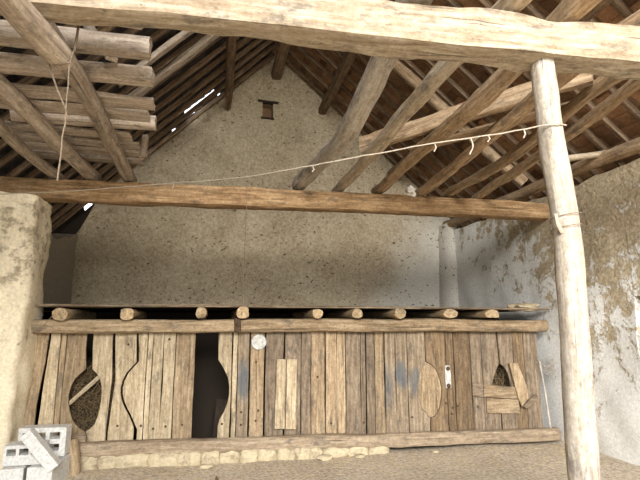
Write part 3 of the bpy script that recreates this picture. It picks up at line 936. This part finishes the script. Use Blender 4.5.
PB = [(6.13, 0.30), (6.45, 0.30), (6.77, 0.32), (7.10, 0.30), (7.42, 0.31), (7.75, 0.32), (8.08, 0.31), (8.40, 0.30), (8.72, 0.32), (9.05, 0.30)]
for i, (y, w) in enumerate(PB):
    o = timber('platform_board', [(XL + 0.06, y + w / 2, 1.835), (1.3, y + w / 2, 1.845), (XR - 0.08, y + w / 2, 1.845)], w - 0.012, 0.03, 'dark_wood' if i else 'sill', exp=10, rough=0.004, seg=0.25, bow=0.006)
    tag(o, ('dusty front edge board' if i == 0 else '%s dark board back from the front edge' % ORD[i]) + ' of the platform above the partition', 'board', 'platform boards above the stall')
v_, f_, *_ = lump('x', (4.55, 6.30, 1.87), (0.42, 0.3, 0.11), 'stone', seed=4, rough=0.4)
tag(link('rubble_stone', v_, f_, 'stone'), 'flat rubble stone on the platform edge by the right wall', 'stone')

# hay seen through the holes and things in the dark stall
def blades(name, region, count, mat, ln=(0.08, 0.25), rad=0.0022, flat=0.5, seed=1):
    r = random.Random(seed)
    verts, faces = [], []
    for _ in range(count):
        p = V(region(r))
        d = V((r.gauss(0, 1), r.gauss(0, 1), r.gauss(0, 1) * flat)).normalized() * r.uniform(*ln)
        s = d.cross(V((0.2, 0.3, 0.9))).normalized() * rad
        u = d.cross(s).normalized() * rad
        k = len(verts)
        m = p + V((r.gauss(0, .01), r.gauss(0, .01), r.gauss(0, .01)))
        for q in (p - d / 2, m, p + d / 2):
            verts += [q + s, q - s * 0.5 + u, q - s * 0.5 - u]
        for b in (0, 3):
            for j in range(3):
                j2 = (j + 1) % 3
                faces.append((k + b + j, k + b + j2, k + b + 3 + j2, k + b + 3 + j))
    return link(name, verts, faces, mat, smooth=False)
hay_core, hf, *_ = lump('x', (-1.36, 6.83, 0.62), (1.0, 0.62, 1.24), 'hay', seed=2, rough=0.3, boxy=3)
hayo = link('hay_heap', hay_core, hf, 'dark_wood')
tag(hayo, 'dark hay heaped behind the oval hole', 'hay', kind='stuff')
hb = blades('hay_blades', lambda r: (r.uniform(-1.75, -1.0), r.uniform(6.42, 6.56), r.uniform(0.25, 1.12)), 1500, 'hay', seed=3, flat=1.0, rad=0.0018)
hb.parent = hayo
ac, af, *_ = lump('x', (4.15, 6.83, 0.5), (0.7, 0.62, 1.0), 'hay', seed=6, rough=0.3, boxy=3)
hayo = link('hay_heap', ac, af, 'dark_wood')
tag(hayo, 'brown hay heaped behind the pointed hole', 'hay', kind='stuff')
hb = blades('hay_blades', lambda r: (r.uniform(3.85, 4.35), r.uniform(6.42, 6.56), r.uniform(0.4, 1.12)), 420, 'hay', seed=5, flat=2.0, rad=0.003)
hb.parent = hayo
o = timber('pale_stick', [(-1.56, 6.385, 0.69), (-1.20, 6.40, 1.035)], 0.045, 0.03, 'plank_pale', exp=5, rough=0.004, up=(0, 1, 0))
tag(o, 'pale stick slanting across the oval hole against the dark hay', 'stick')
o = prism('leaning_board', [(0.16, 0.62), (0.42, 0.58), (0.42, 0.02), (0.12, 0.02)], 7.0, 0.03, 'dark_wood', tilt=0.12)
tag(o, 'dark board standing in the shadow behind the open gap', 'board')

o = wall_mesh('stall_screen', XL + 0.05, XR - 0.05, 0.02, lambda u: 1.80, lambda u, z, d: (u, 7.5 - d, z), 0.03, 'dark_wood', disp=0.006)  # invented dark screen that blackens the view through the openings
struct(o, 'dark boarding added to blacken the stall behind the partition', 'screen')
# footing stones below the sill
foot = empty('stone_footing', (0, 6.25, 0))
struct(foot, 'low footing of ochre stones under the left half of the sill', 'footing')
x, i = -1.42, 0
while x < 2.2:
    w_ = RND.uniform(0.18, 0.36)
    top = 0.15 - (x + 1.37) * 0.0217 + 0.012
    vs, fs, *_ = lump('stone', (x + w_ / 2, 6.22 + RND.uniform(-.02, .02), top / 2 - 0.02), (w_ * 1.08, 0.24, top + 0.09), 'stone', seed=i + 20, rough=0.18, boxy=5)
    link('stone', vs, fs, 'stone', foot)
    x += w_
    i += 1
for (x, y, s, lab) in [(0.05, 5.95, 0.10, 'small flat stone on the floor below the dark gap'), (1.45, 6.02, 0.13, 'pale stone on the floor under the nailed boards'),
                  (1.9, 6.03, 0.09, 'little stone on the floor right of the pale stone'), (2.9, 6.02, 0.07, 'tiny stone on the floor below the oval hatch')]:
    vs, fs, *_ = lump('x', (x, y, floor_z(x, y) + s * 0.22), (s * 1.4, s, s * 0.55), 'stone', seed=int(x * 50), rough=0.3, boxy=3, sub=2)
    tag(link('loose_stone', vs, fs, 'stone'), lab, 'stone', 'loose stones on the floor by the sill')

# stump
o = log('wood_stump', [(-1.34, 6.0, 0.0), (-1.36, 6.0, 0.16), (-1.42, 6.02, 0.37)], 0.16, 'plank_tan', up=(0, 1, 0), exp=2.5, rough=0.016, seg=0.05, taper=1.15)
tag(o, 'short tan wood stump standing between concrete blocks and sill', 'stump')

# stick and cobweb by the right wall
o = log('leaning_stick', [(4.755, 6.18, 0.19), (4.74, 6.22, 0.7), (4.72, 6.26, 1.10)], 0.026, 'post', rough=0.002, bow=0.01, up=(0, 1, 0), seg=0.08, n=8)
tag(o, 'thin pale stick leaning at the right end of the partition', 'stick')
cw = blades('cobweb', lambda r: (r.gauss(4.84, 0.05), r.gauss(6.24, 0.05), r.gauss(1.02, 0.09)), 70, 'cobweb', ln=(0.08, 0.2), rad=0.0022, seed=8, flat=1)
tag(cw, 'dusty cobweb and twigs beside the leaning stick', 'cobweb', kind='stuff')

# ------------------------------------------------------------------ concrete blocks
def block(name, L, H, D, cols, rows, mtx, label, t=0.03, zs=None, xs=None):
    """hollow concrete block; the cells run through from front (-y) to back"""
    def cells(total, n):
        e = [0]
        w = (total - t * (n + 1)) / max(1, n)
        for i in range(n):
            e += [e[-1] + t, e[-1] + t + w]
        return e + [total]
    xs, zs = xs or cells(L, cols), zs or cells(H, rows)
    solid = lambda i, k: 0 <= i < len(xs) - 1 and 0 <= k < len(zs) - 1 and not (i % 2 == 1 and k % 2 == 1)
    bm = bmesh.new()
    cache = {}
    def vv(i, y, k):
        key = (i, y, k)
        if key not in cache:
            cache[key] = bm.verts.new((xs[i] - L / 2, y * D - D / 2, zs[k]))
        return cache[key]
    for i in range(len(xs) - 1):
        for k in range(len(zs) - 1):
            if not solid(i, k):
                continue
            bm.faces.new((vv(i, 0, k), vv(i + 1, 0, k), vv(i + 1, 0, k + 1), vv(i, 0, k + 1)))
            bm.faces.new((vv(i, 1, k), vv(i, 1, k + 1), vv(i + 1, 1, k + 1), vv(i + 1, 1, k)))
            if not solid(i - 1, k):
                bm.faces.new((vv(i, 0, k), vv(i, 0, k + 1), vv(i, 1, k + 1), vv(i, 1, k)))
            if not solid(i + 1, k):
                bm.faces.new((vv(i + 1, 0, k), vv(i + 1, 1, k), vv(i + 1, 1, k + 1), vv(i + 1, 0, k + 1)))
            if not solid(i, k - 1):
                bm.faces.new((vv(i, 0, k), vv(i, 1, k), vv(i + 1, 1, k), vv(i + 1, 0, k)))
            if not solid(i, k + 1):
                bm.faces.new((vv(i, 0, k + 1), vv(i + 1, 0, k + 1), vv(i + 1, 1, k + 1), vv(i, 1, k + 1)))
    me = bpy.data.meshes.new(name)
    bm.to_mesh(me)
    bm.free()
    me.materials.append(M['block'])
    o = bpy.data.objects.new(name, me)
    o.matrix_world = mtx
    COL.objects.link(o)
    b = o.modifiers.new('bevel', 'BEVEL')
    b.width = 0.006
    b.segments = 2
    b.limit_method = 'ANGLE'
    tag(o, label, 'concrete block', 'stacked concrete blocks by the pillar')
    return o
T = Matrix.Translation
RZm = lambda a: Matrix.Rotation(math.radians(a), 4, 'Z')
RYm = lambda a: Matrix.Rotation(math.radians(a), 4, 'Y')
block('concrete_block', 0.48, 0.25, 0.20, 0, 0, T((-1.785, 5.70, 0.0)) @ RZm(93), 'concrete block end on at floor level against the pillar foot')
block('concrete_block', 0.48, 0.26, 0.23, 0, 0, T((-1.50, 5.66, 0.0)) @ RZm(85), 'concrete block end on at floor level, below the tilted one')
block('concrete_block', 0.36, 0.19, 0.2, 3, 2, T((-1.715, 5.64, 0.255)) @ RZm(2), 'hollow concrete block on the bottom row by the pillar, cells facing out', zs=[0, 0.095, 0.155, 0.19])
block('concrete_block', 0.46, 0.29, 0.18, 3, 2, T((-1.62, 5.86, 0.268)) @ RZm(-3), 'upright hollow concrete block at the back of the pile', zs=[0, 0.06, 0.125, 0.175, 0.24, 0.29], xs=[0, 0.04, 0.12, 0.16, 0.26, 0.30, 0.40, 0.46])
block('concrete_block', 0.44, 0.11, 0.13, 0, 0, T((-1.575, 5.45, 0.375)) @ RYm(50), 'narrow concrete block lying tilted across the pile', t=0.02)

# ------------------------------------------------------------------ cords, wires and small things
rope_pts = [(-2.33, 5.79, 3.03), (-1.4, 5.16, 2.95), (-0.57, 4.54, 2.89), (0.18, 3.96, 2.83), (0.59, 3.63, 2.83), (1.42, 2.99, 2.86), (1.84, 2.67, 2.86), (2.05, 2.47, 2.855), (2.12, 2.445, 2.86), (2.2, 2.48, 2.87)]
rope = cord('cord', rope_pts, 0.005, 'rope', jitter=0.006)
tag(rope, 'pale cord strung slantwise from the cream pillar to the white post', 'cord')
for (x, y, z, l) in [(-0.35, 4.37, 2.87, 0.05), (1.50, 2.93, 2.86, 0.06), (1.69, 2.785, 2.86, 0.12), (1.78, 2.72, 2.86, 0.05), (1.95, 2.57, 2.86, 0.06), (0.75, 3.51, 2.83, 0.04)]:
    cord('frayed_tuft', [(x, y, z), (x + 0.012, y, z - l * 0.5), (x - 0.004, y, z - l)], 0.005, 'rope', rope, seg=0.02, jitter=0.01)
w = cord('hanging_wire', [(0.43, 6.07, 3.40), (0.43, 6.07, 3.1), (0.42, 6.085, 2.4), (0.405, 6.12, 1.70)], 0.004, 'wire', jitter=0.01)
tag(w, 'thin wire hanging from the brown beam to the iron clamp', 'wire')
w = cord('binding_wire', [(2.07 + 0.09 * math.cos(a * 0.35) + 0.11, 2.54 + 0.093 * math.sin(a * 0.35), 2.16 + 0.004 * a) for a in range(0, 40)], 0.0028, 'wire', seg=0.03)
tag(w, 'wire bound round the middle of the white post', 'wire')
w = cord('loose_wire', [(-2.0, 6.14, 1.50), (-1.86, 6.12, 1.56), (-1.76, 6.05, 1.66), (-1.70, 6.04, 1.73)], 0.004, 'wire')
tag(w, 'thin wire curling from the pillar to the first log end', 'wire')
vs, fs, *_ = lump('x', (2.74, 6.12, 3.475), (0.13, 0.10, 0.13), 'rag', seed=11, rough=0.9, boxy=2.2)
tag(link('white_rag', vs, fs, 'rag'), 'crumpled white rag on the brown beam between joists', 'rag')

st = blades('scattered_straw', lambda r: (lambda x, y: (x, y, floor_z(x, y) + 0.008))(r.uniform(-1.5, 4.7), 6.1 - abs(r.gauss(0, 0.7))), 800, 'straw', ln=(0.02, 0.09), rad=0.0013, flat=0.05, seed=12)
tag(st, 'straw scattered over the earth floor before the partition', 'straw', kind='stuff')
